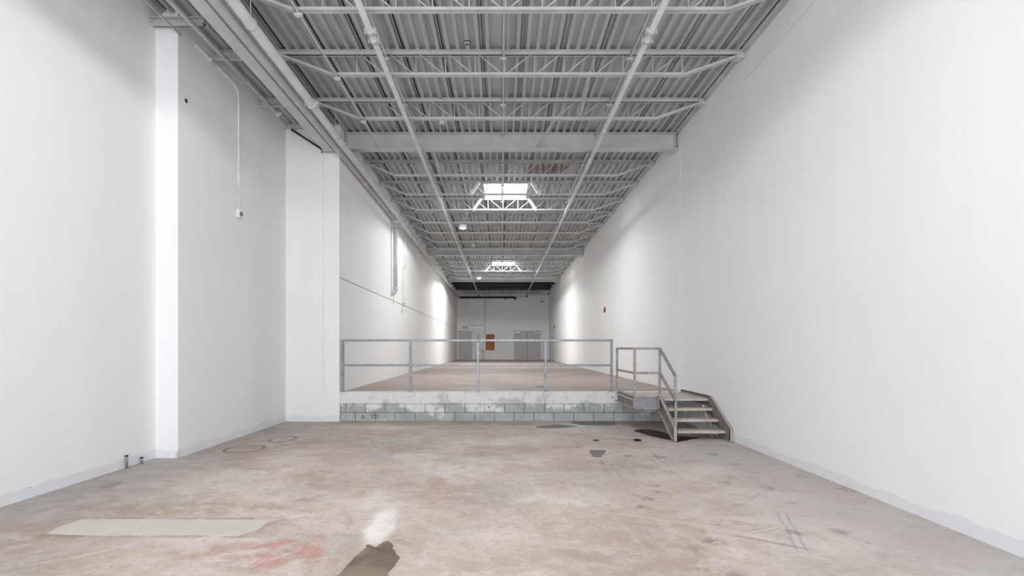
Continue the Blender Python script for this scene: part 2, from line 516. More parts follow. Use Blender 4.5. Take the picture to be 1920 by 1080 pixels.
def tag(o, label, cat, group=None):
    o['label'] = label
    o['category'] = cat
    if group:
        o['group'] = group
    return o
def thing(name, loc, label, cat, group=None):
    o = bpy.data.objects.new(name, None)
    COL.objects.link(o)
    o.location = loc
    o.empty_display_size = 0.1
    ORG[o] = tuple(loc)
    return tag(o, label, cat, group)
def struct(o, label=None):
    o['kind'] = 'structure'
    if label:
        o['label'] = label
    return o
def link_part(name, me, parent, loc=(0, 0, 0)):
    o = bpy.data.objects.new(name, me)
    COL.objects.link(o)
    o.parent = parent
    o.location = loc
    ORG[o] = ORG[parent]
    return o
def arc(c, r, a0, a1, ax, ay, n=8):
    c, ax, ay = Vector(c), Vector(ax), Vector(ay)
    return [c + ax * (r * math.cos(a0 + (a1 - a0) * k / n)) + ay * (r * math.sin(a0 + (a1 - a0) * k / n)) for k in range(n + 1)]
def px(x, y, Y):                                   # helper used only to note measured spots as metres
    return ((x - 940) * Y / 1000, Y, ZC - (y - 653) * Y / 1000)
def fl(x, y):
    Y = ZC * 1000 / (y - 653)
    return ((x - 940) * Y / 1000, Y)

# ------------------------------------------------------------------ measures of the hall
XR = 3.757            # right wall
XLN = -4.75           # left wall, nearest stretch
XL = -4.445           # left wall, thicker stretch up to the dock
YD = 11.0             # dock face
YB = 42.2             # far end wall
ZU = 0.605            # upper floor
HD = ZC + 4.60        # underside of the roof deck
TOP = HD + 0.30
YS = -9.0
def xleft(Y):
    return -3.333 - (Y - 11) * 0.0053

# ------------------------------------------------------------------ structure
fb = MB().box(XLN - 0.3, XR + 0.3, YS, YD + 0.3, -0.3, 0)
floor = struct(fb.build('floor', 'floor'), 'worn stained concrete floor of the lower bay')
fu = MB().box(-4.0, XR + 0.3, YD + 0.30, YB + 0.3, ZU - 0.25, ZU)
floor_up = struct(fu.build('floor_upper', 'floor_up'), 'raised concrete floor behind the dock railing')
wr = struct(MB().box(XR, XR + 0.3, YS, YB + 0.3, 0, TOP).build('wall_right', 'wall'), 'long white wall on the right')
MB().box(XR - 0.004, XR + 0.01, 11.19, 11.215, ZU, ZC + 4.42).build('joint', 'caulk', wr)
MB().box(XR - 0.002, XR + 0.01, 3.0, 8.25, ZC + 4.150, ZC + 4.156).build('joint', 'faint', wr)
wl = struct(MB().box(XLN - 0.3, XLN, YS, 7.33, 0, TOP).build('wall_left', 'wall'), 'white left wall nearest the camera')
w2 = struct(MB().box(XLN - 0.3, XL, 7.33, YD, 0, TOP).build('wall_left_thick', 'wall'), 'thicker white left wall stretch up to the dock')
MB().box(XL - 0.03, XL + 0.003, 7.322, 7.36, 0.0, 0.085).build('corner_guard', 'steel', w2)
# return wall beside the dock, with the flush pier that carries the edge beam
w3 = struct(MB().box(XLN - 0.3, -3.333, YD, YD + 0.25, 0, ZC + 4.02).box(XLN - 0.3, -3.72, YD, YD + 0.25, ZC + 4.02, TOP)
            .build('wall_return', 'wall'), 'white return wall facing the camera beside the dock')
MB().box(-3.662, -3.333, YD - 0.012, YD + 0.01, ZU + 0.005, ZC + 4.018).build('pier', 'wall_plain', w3)
MB().box(-3.668, -3.662, YD - 0.006, YD + 0.01, ZU + 0.005, ZC + 4.018).build('joint', 'groove', w3)
m = MB()
m.v = [(xleft(YD + .02), YD + .02, ZU - .3), (xleft(YB), YB, ZU - .3), (xleft(YB) - .4, YB, ZU - .3), (xleft(YD) - .35, YD + .02, ZU - .3)]
m.v += [(x, y, TOP) for x, y, z in m.v]
m.f = [[0, 1, 2, 3], [7, 6, 5, 4], [0, 4, 5, 1], [1, 5, 6, 2], [2, 6, 7, 3], [3, 7, 4, 0]]
m.smooth = [False] * 6
w4 = struct(m.build('wall_left_upper', 'wall_plain'), 'long white left wall of the raised hall')
def on_left(Y, d=0.0):
    return xleft(Y) + d
MB().bar((on_left(11.03), 11.03, 2.965), (on_left(YB), YB, 3.075), 0.012, 0.016).build('ledge_line', 'groove', w4)
MB().bar((on_left(16.62), 16.62, 2.9), (on_left(16.62), 16.62, ZC + 3.85), 0.014, 0.03, (0, 1, 0)).build('joint', 'groove', w4)
wb = struct(MB().box(-4.2, XR + 0.3, YB, YB + 0.3, ZU - 0.2, TOP).build('wall_back', 'wall_plain'), 'white end wall with grey doors')
# wall behind the camera with its open loading door
struct(MB().box(XLN - 0.3, -4.2, YS - 0.3, YS, 0, TOP).box(3.2, XR + 0.3, YS - 0.3, YS, 0, TOP)
       .box(-4.2, 3.2, YS - 0.3, YS, 5.1, TOP).build('wall_rear', 'wall'), 'white wall with the open loading door behind the camera')

# dock face: block courses under the slab edge
wd = struct(MB().box(-3.333, XR, YD + 0.045, YD + 0.3, 0, ZU - 0.245).build('wall_dock', 'mortar'), 'low concrete block wall of the loading dock')
blk = MB().box(0.004, 0.404 - 0.004, 0, 0.05, 0.004, 0.176)
blk_me = None
def block(x0, x1, z0, z1, dy):
    b = MB().box(x0 + 0.004, x1 - 0.004, YD + dy, YD + 0.07, z0 + 0.003, z1 - 0.004)
    o = b.build('concrete_block', 'block', wd, 0.008)
    return o
bw = 0.41
first = None
for row, (z0, z1, off) in enumerate(((0.0, 0.180, -0.09), (0.180, 0.362, -0.29))):
    x = -3.333 + off
    while x < XR - 0.02:
        a, b = max(x, -3.325), min(x + bw, XR - 0.002)
        if b - a > 0.03:
            o = block(a, b, z0, z1, random.uniform(0.004, 0.016))
            if row == 0 and a < -2.85 < b + 0.2 and first is None:
                first = o
        x += bw
# scrawl on one block low at the left
cx0, zz = -2.86, 0.09
sw = [(cx0 + (0.045 - 0.004 * k) * math.cos(k * 0.9), YD + 0.0025, zz + (0.045 - 0.003 * k) * math.sin(k * 0.9)) for k in range(10)]
MB().tube(sw + [(cx0 + 0.06, YD + 0.0025, zz - 0.05)], 0.0045, 5).build('scrawl', 'pencil', wd)
g = MB()
for dx, za, zb in ((0.19, 0.03, 0.14), (0.245, 0.05, 0.15), (0.30, 0.02, 0.13)):
    g.tube([(cx0 + dx, YD + 0.0025, za), (cx0 + dx + 0.01, YD + 0.0025, zb)], 0.004, 5)
for z_ in (0.075, 0.125):
    g.tube([(cx0 + 0.17, YD + 0.0025, z_), (cx0 + 0.32, YD + 0.0025, z_ + 0.01)], 0.004, 5)
g.build('scrawl', 'pencil', wd)
MB().box(-3.333, XR, YD - 0.002, YD + 0.30, ZU - 0.243, ZU).build('slab_edge', 'slab_edge', wd, 0.012)
MB().box(2.20, 2.40, YD - 0.012, YD, ZU - 0.20, ZU - 0.03).build('mounting_plate', 'slab_edge', wd)
MB().tube([(2.29, YD - 0.02, ZU - 0.10), (2.29, YD, ZU - 0.10)], 0.014, 8).build('bolt', 'dark', wd)
MB().tube([(-0.26, YD - 0.02, 0.30), (-0.26, YD + 0.01, 0.30)], 0.014, 8).build('bolt', 'dark', wd)

# floor repairs
MB().poly([(-3.70, 4.34), (-3.30, 4.30), (-2.5, 4.31), (-2.12, 4.29), (-2.02, 4.46), (-2.03, 4.69), (-2.6, 4.70), (-3.4, 4.71), (-3.69, 4.70), (-3.74, 4.5)], -0.002, 0.0025).build('concrete_patch', 'patch', floor)
MB().poly([fl(1105, 844), fl(1136, 844), fl(1136, 847), fl(1127, 857), fl(1112, 857), fl(1107, 850)], -0.002, 0.002).build('dark_patch', 'wet_grey', floor)
MB().poly([fl(185, 912), fl(205, 905), fl(230, 903), fl(228, 907), fl(205, 915), fl(188, 916)], -0.002, 0.002).build('dark_patch', plain('grey_patch', srgb(150, 150, 148), 0.7), floor)

# ------------------------------------------------------------------ roof: boards over a ribbed steel deck
sb = MB()
sx0, sx1 = -0.49, 0.74
ys = [YS - 0.3] + [v for a, b, _ in SKYY for v in (a, b)] + [YB + 0.3]
for i in range(0, len(ys), 2):
    sb.box(XLN - 0.3, XR + 0.3, ys[i], ys[i + 1], HD + 0.062, HD + 0.18)
for a, b, _ in SKYY:
    sb.box(XLN - 0.3, sx0, a, b, HD + 0.062, HD + 0.18).box(sx1, XR + 0.3, a, b, HD + 0.062, HD + 0.18)
ceiling = struct(sb.build('ceiling', 'roof'), 'grey corrugated steel roof deck')
PW = 0.615
deck_cache = {}
def deck_panel(x0, y0, y1, flat, mat='deck'):
    key = (round(y1 - y0, 3), flat, mat)
    if key not in deck_cache:
        L = y1 - y0
        pts = [(0.005, 0.055)]
        for k in range(4):
            c = (k + 0.5) * PW / 4
            if k == flat:
                continue
            pts += [(c - 0.034, 0.055), (c - 0.026, 0.0), (c + 0.026, 0.0), (c + 0.034, 0.055)]
        pts += [(PW - 0.016, 0.055), (PW - 0.014, 0.006), (PW - 0.005, 0.006)]
        mb = MB()
        mb._add([(x, 0, z) for x, z in pts] + [(x, L, z) for x, z in pts],
                [(i, i + 1, len(pts) + i + 1, len(pts) + i) for i in range(len(pts) - 1)])
        deck_cache[key] = mb.mesh('deck_panel', mat)
    o = link_part('deck_panel', deck_cache[key], ceiling)
    oc = ORG[ceiling]
    o.location = (x0 - oc[0], y0 - oc[1], HD - oc[2])
    return o
for bay, (ya, yb, ofs, ka, kb, flats) in enumerate(((YS, 5.0, -0.49, -7, 7, {}), (5.0, 11.44, 0.33, -9, 6, {-4: 1, -1: 1, 2: 2}),
        (11.44, 24.44, -0.49, -7, 7, {-3: 1, 3: 3}), (24.44, 34.1, -0.49, -7, 7, {-3: 1, 3: 3}), (34.1, YB, -0.49, -7, 7, {}))):
    for k in range(ka, kb):
        x0 = ofs + k * PW
        flat = flats.get(k, -1)
        y = ya
        for a, b in [(a, b) for a, b, _ in SKYY if ya < a and b < yb and k in (0, 1)]:
            deck_panel(x0, y, a, flat)
            y = b
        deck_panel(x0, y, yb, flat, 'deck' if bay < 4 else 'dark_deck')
# closing angle along the walls
MB().box(XR - 0.012, XR, YS, YB, HD - 0.07, HD).box(XR - 0.07, XR, YS, YB, HD - 0.008, HD).build('edge_angle', 'steel', ceiling)
MB().box(XL, XL + 0.06, 7.4, YD, HD - 0.06, HD).build('edge_angle', 'steel', ceiling)
MB().box(XLN, XLN + 0.06, YS, 7.3, HD - 0.06, HD).build('edge_angle', 'steel', ceiling)
MB().box(XL, -3.72, YD - 0.05, YD, HD - 0.09, HD).build('edge_angle', 'steel', ceiling)

# skylights
for n, (a, b, _) in enumerate(SKYY[1:] + SKYY[:1]):
    w = thing('window_%d' % (n + 1), (0.125, (a + b) / 2, HD), '', '')
    del w['category']
    struct(w, ['square roof skylight nearer the camera', 'square roof skylight farther back', 'square roof skylight above the camera'][n])
    MB().box(sx0 - 0.03, sx0 + 0.015, a - .03, b + .03, HD - 0.03, HD + 0.46).build('curb', 'white_metal', w)
    MB().box(sx1 - 0.015, sx1 + 0.03, a - .03, b + .03, HD - 0.03, HD + 0.46).build('curb', 'white_metal', w)
    MB().box(sx0, sx1, a - .03, a + 0.015, HD - 0.0, HD + 0.46).build('curb', 'white_metal', w)
    MB().box(sx0, sx1, b - 0.015, b + .03, HD - 0.0, HD + 0.46).build('curb', 'white_metal', w)
    MB().box(sx0, sx1, a, b, HD + 0.42, HD + 0.45).build('lens', 'lens', w)
    for x in (sx0 + 0.33, sx0 + 0.9):
        MB().box(x - 0.012, x + 0.012, a, b, HD + 0.395, HD + 0.42).build('glazing_bar', 'white_metal', w)
    if n < 2:
        for yj in (a - 0.06, b + 0.07):
            for s, xa in ((-1, sx0 - 0.11), (1, sx1 + 0.07)):
                MB().bar((xa, yj - 0.075, HD - 0.02), (xa + s * 0.26, yj - 0.075, HD - 0.40), 0.008, 0.075, (1, 0, 0)) \
                    .bar((xa - s * 0.03, yj - 0.04, HD - 0.03), (xa + s * 0.23, yj - 0.04, HD - 0.41), 0.07, 0.008).build('corner_brace', 'white_metal', w)

# ------------------------------------------------------------------ roof joists and girders
HB = ZC + 4.235       # bottom chord centre
web_v = MB().tube([(0, 0, 0), (0.004, 0, 0.06), (0, 0, 0.32)], 0.011, 6).mesh('web_bar', 'steel')
web_l = MB().tube([(-0.02, 0, 0), (-0.40, 0, 0.315)], 0.011, 6).mesh('web_bar', 'steel')
web_r = MB().tube([(0.02, 0, 0), (0.40, 0, 0.315)], 0.011, 6).mesh('web_bar', 'steel')
def joist(Y, xl, xr, bl, br, label, single, mat='steel'):
    j = thing('roof_joist', (0.05, Y, HB), label, 'roof joist', 'open-web roof joists')
    t = MB()
    for s in (-1, 1):
        t.box(xl, xr, Y + s * 0.008, Y + s * 0.014, HD - 0.062, HD - 0.001)
        t.box(xl, xr, Y + s * 0.008, Y + s * 0.058, HD - 0.007, HD - 0.001)
        t.box(xl, xr, Y + s * 0.008, Y + s * 0.040, HD - 0.062, HD - 0.056)
    t.build('top_chord', mat, j)
    c = MB()
    for s in (-1, 1):
        y = Y + s * 0.026
        pts = [(xl + 0.06, y, HD - 0.075), (bl, y, HB), (br, y, HB), (xr - 0.06, y, HD - 0.075)]
        for p, q in zip(pts, pts[1:]):
            c.bar(p, q, 0.034, 0.034)
    c.build('bottom_chord', mat, j)
    for x, s in ((xl, 1), (xr, -1)):
        MB().box(min(x, x + s * 0.12), max(x, x + s * 0.12), Y - 0.065, Y + 0.065, HD - 0.125, HD - 0.062).build('bearing_seat', mat, j)
    k0 = math.ceil((bl - 0.05 - 0.02) / 0.458)
    k1 = math.floor((br - 0.05 + 0.02) / 0.458)
    if single:
        for k in range(k0, k1 + 1):
            x = k * 0.458
            link_part('web_bar', web_v, j, (x, 0, 0))
            if k <= 0 and k > k0:
                link_part('web_bar', web_l, j, (x, 0, 0))
            if k >= 0 and k < k1:
                link_part('web_bar', web_r, j, (x, 0, 0))
    else:
        wbm = MB()
        for k in range(k0, k1 + 1):
            x = 0.05 + k * 0.458
            wbm.tube([(x, Y, HB), (x, Y, HB + 0.32)], 0.011, 4)
            if k <= 0 and k > k0:
                wbm.tube([(x, Y, HB), (x - 0.40, Y, HB + 0.315)], 0.011, 4)
            if k >= 0 and k < k1:
                wbm.tube([(x, Y, HB), (x + 0.40, Y, HB + 0.315)], 0.011, 4)
        wbm.build('web_bars', mat, j)['kind'] = 'stuff'
    return j
ordn = ['first', 'second', 'third', 'fourth', 'fifth', 'sixth', 'seventh']
for i, Y in enumerate((6.68, 8.26, 9.84)):
    joist(Y, -3.46, XR - 0.015, -2.62, 2.84, ['open-web steel roof joist cut by the top edge of the picture',
          'open-web steel roof joist midway between the picture top and the nearest girder',
          'open-web steel roof joist just in front of the nearest girder'][i], True)
B2 = [11.44 + 1.625 * k for k in range(1, 8)]
nm = ['directly behind the nearest girder', 'along the front edge of the nearer skylight', 'along the back edge of the nearer skylight',
      'just in front of the nearer hanging lamp', 'just behind the nearer hanging lamp', 'second in front of the middle girder', 'just in front of the middle girder']
for i, Y in enumerate(B2):
    joist(Y, xleft(Y) + 0.01, XR - 0.015, -2.62, 2.84, 'open-web steel roof joist ' + nm[i], i < 5)
B3 = [24.44 + 1.61 * k for k in range(1, 6)]
nm = ['directly behind the middle girder', 'along the front of the farther skylight', 'along the back of the farther skylight',
      'level with the farther hanging lamp', 'just in front of the farthest girder']
for i, Y in enumerate(B3):
    joist(Y, xleft(Y) + 0.01, XR - 0.015, -2.62, 2.84, 'open-web steel roof joist ' + nm[i], False)
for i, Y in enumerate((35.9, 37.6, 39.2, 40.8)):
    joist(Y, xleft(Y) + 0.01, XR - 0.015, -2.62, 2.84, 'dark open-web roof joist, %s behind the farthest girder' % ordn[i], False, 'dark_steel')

def girder(Y, label):
    xl, xr = xleft(Y) + 0.012, XR - 0.03
    gi = thing('cross_girder', (0.2, Y, HD - 0.355), label, 'steel girder', 'cross girders')
    MB().box(xl, xr, Y - 0.10, Y + 0.10, HD - 0.016, HD - 0.001).build('top_flange', 'steel', gi)
    MB().box(xl, xr, Y - 0.006, Y + 0.006, HD - 0.34, HD - 0.016).build('web', 'steel', gi)
    MB().box(xl, xr, Y - 0.10, Y + 0.10, HD - 0.355, HD - 0.339).build('bottom_flange', 'steel', gi)
    for x in (xl + 0.02, xr - 0.02):
        MB().box(x - 0.008, x + 0.008, Y - 0.095, Y + 0.095, HD - 0.34, HD - 0.016).build('stiffener', 'steel', gi)
    MB().box(xr - 0.09, xr + 0.02, Y - 0.13, Y + 0.13, HD - 0.385, HD - 0.356).build('bearing_plate', 'steel', gi)
    return gi
girder(11.44, 'deep grey steel cross girder nearest the camera, above the dock edge')
girder(24.44, 'middle deep grey steel cross girder, between the two skylights')
girder(34.1, 'farthest deep grey cross girder, behind the farther lamp')

# longitudinal edge beam on the left, bearing on the pier
eb = thing('edge_beam', (-3.53, 0, ZC + 4.03), 'long grey steel edge beam running from the pier at upper left', 'steel beam')
MB().box(-3.625, -3.44, YS, YD - 0.014, ZC + 4.03, ZC + 4.048).build('bottom_flange', 'steel', eb)
MB().box(-3.538, -3.526, YS, YD - 0.014, ZC + 4.048, ZC + 4.50).build('web', 'steel', eb)
MB().box(-3.625, -3.44, YS, YD - 0.014, ZC + 4.50, ZC + 4.52).build('top_flange', 'steel', eb)
MB().box(-3.66, -3.42, YD - 0.10, YD + 0.2, ZC + 4.018, ZC + 4.03).build('bearing_plate', 'stair_flange', eb)
for i, (Y, x0, x1, h0, h1, lab) in enumerate(((7.25, XLN + 0.01, -4.02, 4.375, 4.475, 'short grey steel channel over the wall step at upper left'),
                                           (8.26, XL + 0.005, -3.50, 4.44, 4.59, 'grey steel stub between left wall and edge beam, beside the conduit clip'),
                                           (9.84, XL + 0.005, -3.50, 4.44, 4.59, 'grey steel stub between left wall and edge beam, farthest'))):
    c = thing('channel_stub', ((x0 + x1) / 2, Y, ZC + h0), lab, 'steel channel', 'channel stubs over the left wall')
    MB().box(x0, x1, Y - 0.005, Y + 0.005, ZC + h0, ZC + h1).build('web', 'steel', c)
    MB().box(x0, x1, Y - 0.06, Y + 0.005, ZC + h0, ZC + h0 + 0.01).build('lower_flange', 'steel', c)
    MB().box(x0, x1, Y - 0.06, Y + 0.005, ZC + h1 - 0.01, ZC + h1).build('upper_flange', 'steel', c)
    if i == 0:
        MB().box(x1 - 0.01, x1, Y - 0.06, Y + 0.005, ZC + h0, ZC + h1).build('end_plate', 'steel', c)

# bridging angles under the chords
def bridging(x, H, y0, y1, label, joists):
    b = thing('bridging_angle', (x, (y0 + y1) / 2, ZC + H), label, 'steel angle', 'bridging angles')
    MB().box(x - 0.02, x + 0.02, y0, y1, ZC + H, ZC + H + 0.006).box(x - 0.02, x - 0.014, y0, y1, ZC + H, ZC + H + 0.04).build('angle', 'steel', b)
    for Y in joists:
        MB().box(x - 0.05, x + 0.05, Y - 0.02, Y + 0.02, ZC + H - 0.03, ZC + H).tube([(x, Y, ZC + H - 0.05), (x, Y, ZC + H)], 0.008, 6).build('clip', 'steel', b)
    return b
for x, lab in ((0.03, 'along the middle of the near roof bay'), (1.99, 'beside the right sprinkler pipe in the near roof bay'), (-1.78, 'beside the left sprinkler pipe in the near roof bay')):
    bridging(x, 4.495, 4.0, 11.33, 'thin grey bridging angle ' + lab, (6.68, 8.26, 9.84))
for x, lab in ((0.03, 'along the middle of the second roof bay'), (1.99, 'beside the right sprinkler pipe in the second roof bay'), (-1.78, 'beside the left sprinkler pipe in the second roof bay')):
    bridging(x, 4.495, 11.55, 24.33, 'thin grey bridging angle ' + lab, B2)
for x, lab in ((0.03, 'along the middle of the third roof bay'), (1.99, 'at right in the third roof bay'), (-1.78, 'at left in the third roof bay')):
    bridging(x, 4.495, 24.55, 34.0, 'thin grey bridging angle ' + lab, ())
bridging(-2.54, 4.19, 4.0, 11.33, 'thin grey angle under the joist bends at upper left', (6.68, 8.26, 9.84))
# flange braces from girder to the joists next to it
for p, q, lab in (((1.00, 9.90, ZC + 4.24), (0.74, 11.30, ZC + 4.27), 'flat grey brace from the nearest girder to the joist in front of it'),
                  ((-1.47, 11.575, ZC + 4.27), (-1.48, 13.02, ZC + 4.24), 'flat grey brace behind the nearest girder, beside the left pipe'),
                  ((1.37, 8.30, ZC + 4.24), (1.45, 9.80, ZC + 4.24), 'flat grey brace between two near joists, left of the right pipe')):
    b = thing('flange_brace', ((p[0] + q[0]) / 2, (p[1] + q[1]) / 2, min(p[2], q[2])), lab, 'steel brace', 'flange braces')
    MB().bar(p, q, 0.055, 0.007).bar(p, q, 0.007, 0.05).build('angle', 'steel', b)
    MB().box(p[0] - 0.03, p[0] + 0.03, p[1] - 0.03, p[1] + 0.03, p[2] - 0.012, p[2] + 0.05).build('clip', 'steel', b)

# ------------------------------------------------------------------ pipes
def coupling(parent, p, r, axis='y', mat='pipe'):
    m_ = MB()
    x, y, z = p
    L = 0.035
    m_.tube([(x, y - L, z), (x, y - L * .6, z), (x, y + L * .6, z), (x, y + L, z)], [r * 1.16, r * 1.34, r * 1.34, r * 1.16], 16)
    for s in (-1, 1):
        m_.box(min(x + s * r * 1.1, x + s * r * 1.75), max(x + s * r * 1.1, x + s * r * 1.75), y - 0.02, y + 0.02, z - 0.022, z + 0.022)
        m_.tube([(x + s * r * 1.62, y, z - 0.045), (x + s * r * 1.62, y, z + 0.045)], 0.009, 6)
    return m_.build('coupling', mat, parent)
def hanger(parent, p, r, ztop, mat='pipe'):
    x, y, z = p
    m_ = MB().tube(arc((x, y, z), r + 0.006, 0, 2 * math.pi, (1, 0, 0), (0, 0, 1), 14), 0.006, 5)
    m_.tube([(x, y, z + r), (x, y, ztop)], 0.006, 6)
    return m_.build('hanger', mat, parent)
# two sprinkler branch pipes down the hall
for s, x, x2, lab in ((-1, -1.70, -1.74, 'left grey sprinkler pipe running the length of the roof'), (1, 1.95, 1.95, 'right grey sprinkler pipe running the length of the roof')):
    r = 0.041
    z = ZC + 4.125
    t = thing('sprinkler_pipe', (x, 20, z - r), lab, 'pipe', 'sprinkler pipes')
    MB().tube([(x, 2, z), (x2, 40.9, z)], r, 16).build('pipe_run', 'pipe', t)
    for Y in (6.93, 7.13, 14.9, 23.2, 31.4):
        coupling(t, (x + (x2 - x) * (Y - 2) / 38.9, Y, z), r)
    for Y in (10.1, 13.3, 16.6, 19.8, 23.1, 27.9, 31.1):
        hanger(t, (x + (x2 - x) * (Y - 2) / 38.9, Y, z), r, HD - 0.05)
    for Y in (8.6, 11.9, 15.1, 18.3, 21.6, 26.2, 29.5):
        xx = x + (x2 - x) * (Y - 2) / 38.9
        MB().tube([(xx, Y, z + r - 0.01), (xx, Y, z + r + 0.05)], 0.012, 8).tube([(xx, Y, z + r + 0.05), (xx, Y, z + r + 0.055)], 0.022, 10).build('sprinkler_head', 'pipe', t)
    xe = x2
    MB().tube([(xe, 40.9, z)] + arc((xe, 40.95, z - 0.09), 0.09, math.pi / 2, 0, (0, 1, 0), (0, 0, 1), 6) + [(xe, 41.04, z - 0.22)], 0.047, 12).build('elbow', 'black', t)
# left pipe A: roof drain line with downspout
t = thing('drain_pipe', (-3.14, 16.6, ZC + 1.6), 'grey roof drain pipe along the left wall with vertical downspout', 'pipe')
ya, za, xa = 16.35, ZC + 3.94, -3.245
rr = 0.062
MB().tube([(-3.245, YS, za), (xa, ya - 0.12, za)], rr, 18).build('pipe_run', 'pipe', t)
MB().tube(arc((xa, ya - 0.12, za - 0.12), 0.12, math.pi / 2, 0, (0, 1, 0), (0, 0, 1), 8), rr * 1.05, 18).build('elbow', 'pipe', t)
MB().tube([(xa, ya - 0.02, za), (xa, ya - 0.1, za)], rr * 1.2, 18).build('collar', 'pipe', t)
MB().tube([(xa, ya, za - 0.17), (xa, ya, za - 0.24)], rr * 1.2, 18).build('collar', 'pipe', t)
MB().tube([(xa, ya, za - 0.12), (xa, ya, ZC + 1.78)], rr, 18).build('downspout', 'pipe', t)
MB().tube(arc((xa - 0.1, ya, ZC + 1.78), 0.1, 0, -math.pi / 2, (1, 0, 0), (0, 0, 1), 8) + [(xleft(ya) + 0.005, ya, ZC + 1.68)], rr * 1.08, 18).build('outlet_elbow', 'pipe', t)
MB().tube([(xa, ya, ZC + 1.86), (xa, ya, ZC + 1.79)], rr * 1.22, 18).build('collar', 'pipe', t)
for Y in (12.7,):
    MB().tube([(xa, Y - 0.03, za), (xa, Y + 0.03, za)], rr * 1.14, 18).build('collar', 'pipe', t)
# left pipe B: sprinkler main, continues to the end wall
t = thing('sprinkler_main', (-3.1, 20, ZC + 3.88), 'grey sprinkler main beside the edge beam, running to the end wall', 'pipe')
def mainx(Y):
    return -3.065 - (Y - 8) * 0.0062
MB().tube([(mainx(YS), YS, ZC + 3.955), (mainx(41.6), 41.6, ZC + 3.955)], 0.066, 18).build('pipe_run', 'pipe', t)
for Y in (8.62, 17.0, 25.4, 33.6):
    coupling(t, (mainx(Y), Y, ZC + 3.955), 0.066)
for Y in (6.5, 9.9, 12.2, 15.4, 18.2, 21.4, 24.9, 28.2, 31.5):
    hanger(t, (mainx(Y), Y, ZC + 3.955), 0.068, HD - 0.01)
# thin pipes over the ledge at upper left
t = thing('branch_pipe', (-4.09, 7, ZC + 4.25), 'thin grey pipe beyond the edge beam at upper left', 'pipe')
MB().tube([(-4.09, 3, ZC + 4.29), (-4.09, 9.75, ZC + 4.29)], 0.034, 14).build('pipe_run', 'pipe', t)
MB().tube([(-4.09, 9.68, ZC + 4.29), (-4.09, 9.80, ZC + 4.29)], 0.05, 14).build('end_cap', 'pipe', t)
MB().tube([(-4.09, 9.74, ZC + 4.29), (-4.0, 9.74, ZC + 4.29)], 0.026, 10).build('outlet', 'pipe', t)
hanger(t, (-4.09, 8.55, ZC + 4.29), 0.036, HD - 0.01)
tag(MB().tube([(-4.40, 3, ZC + 4.30), (-4.40, 7.32, ZC + 4.30)], 0.016, 8).build('ceiling_conduit', 'conduit'), 'bright thin conduit running to the wall step at upper left', 'conduit')
tag(MB().tube([(-4.32, YD - 0.03, ZC + 4.50), (-4.10, YD - 0.03, ZC + 4.36), (-3.70, YD - 0.03, ZC + 4.10)], 0.02, 8).build('black_cable', 'black'), 'black cable slanting across the return wall under the roof', 'cable')

# conduit along the deck to the lamps
t = thing('lamp_conduit', (-1.15, 20, ZC + 4.55), 'thin bright conduit feeding the hanging lamps along the deck', 'conduit')
MB().tube([(-1.127, 3, ZC + 4.622), (-1.127, 31.0, ZC + 4.622)], 0.012, 6).build('conduit_run', 'conduit', t)
MB().tube([(-1.095, 3, ZC + 4.59), (-1.095, 10.2, ZC + 4.59)], 0.010, 6).build('conduit_run', 'conduit', t)
t = thing('junction_box', (-1.15, 10.35, ZC + 4.34), 'small junction box hanging in front of the nearest girder', 'junction box', 'ceiling boxes')
MB().box(-1.20, -1.10, 10.30, 10.40, ZC + 4.36, ZC + 4.44).build('box', 'conduit', t, 0.006)
MB().tube([(-1.15, 10.35, ZC + 4.44), (-1.13, 10.3, ZC + 4.60)], 0.01, 6).build('stem', 'conduit', t)
MB().box(-1.19, -1.11, 10.295, 10.302, ZC + 4.37, ZC + 4.43).build('cover', 'white_metal', t)
t = thing('junction_box', (-1.21, 23.3, ZC + 4.40), 'small white junction box in front of the middle girder', 'junction box', 'ceiling boxes')
MB().box(-1.29, -1.13, 23.25, 23.37, ZC + 4.44, ZC + 4.57).build('box', 'white_metal', t, 0.008)
MB().box(-1.27, -1.15, 23.24, 23.252, ZC + 4.45, ZC + 4.56).build('cover', 'white_metal', t)
xv, yv = -0.515, 8.02
t = thing('deck_vent', (xv, yv, HD - 0.03), 'small round vent cap with dark ring on the deck', 'vent')
MB().lathe(xv, yv, [(0.0, HD - 0.016), (0.035, HD - 0.016), (0.05, HD - 0.008), (0.05, HD)], 20).build('cap', 'pipe', t)
MB().tube(arc((xv, yv, HD - 0.006), 0.055, 0, 2 * math.pi, (1, 0, 0), (0, 1, 0), 20), 0.006, 6).build('ring', 'dark', t)
MB().lathe(xv, yv, [(0.0, HD - 0.022), (0.012, HD - 0.022), (0.012, HD - 0.015)], 12).build('plug', 'dark', t)

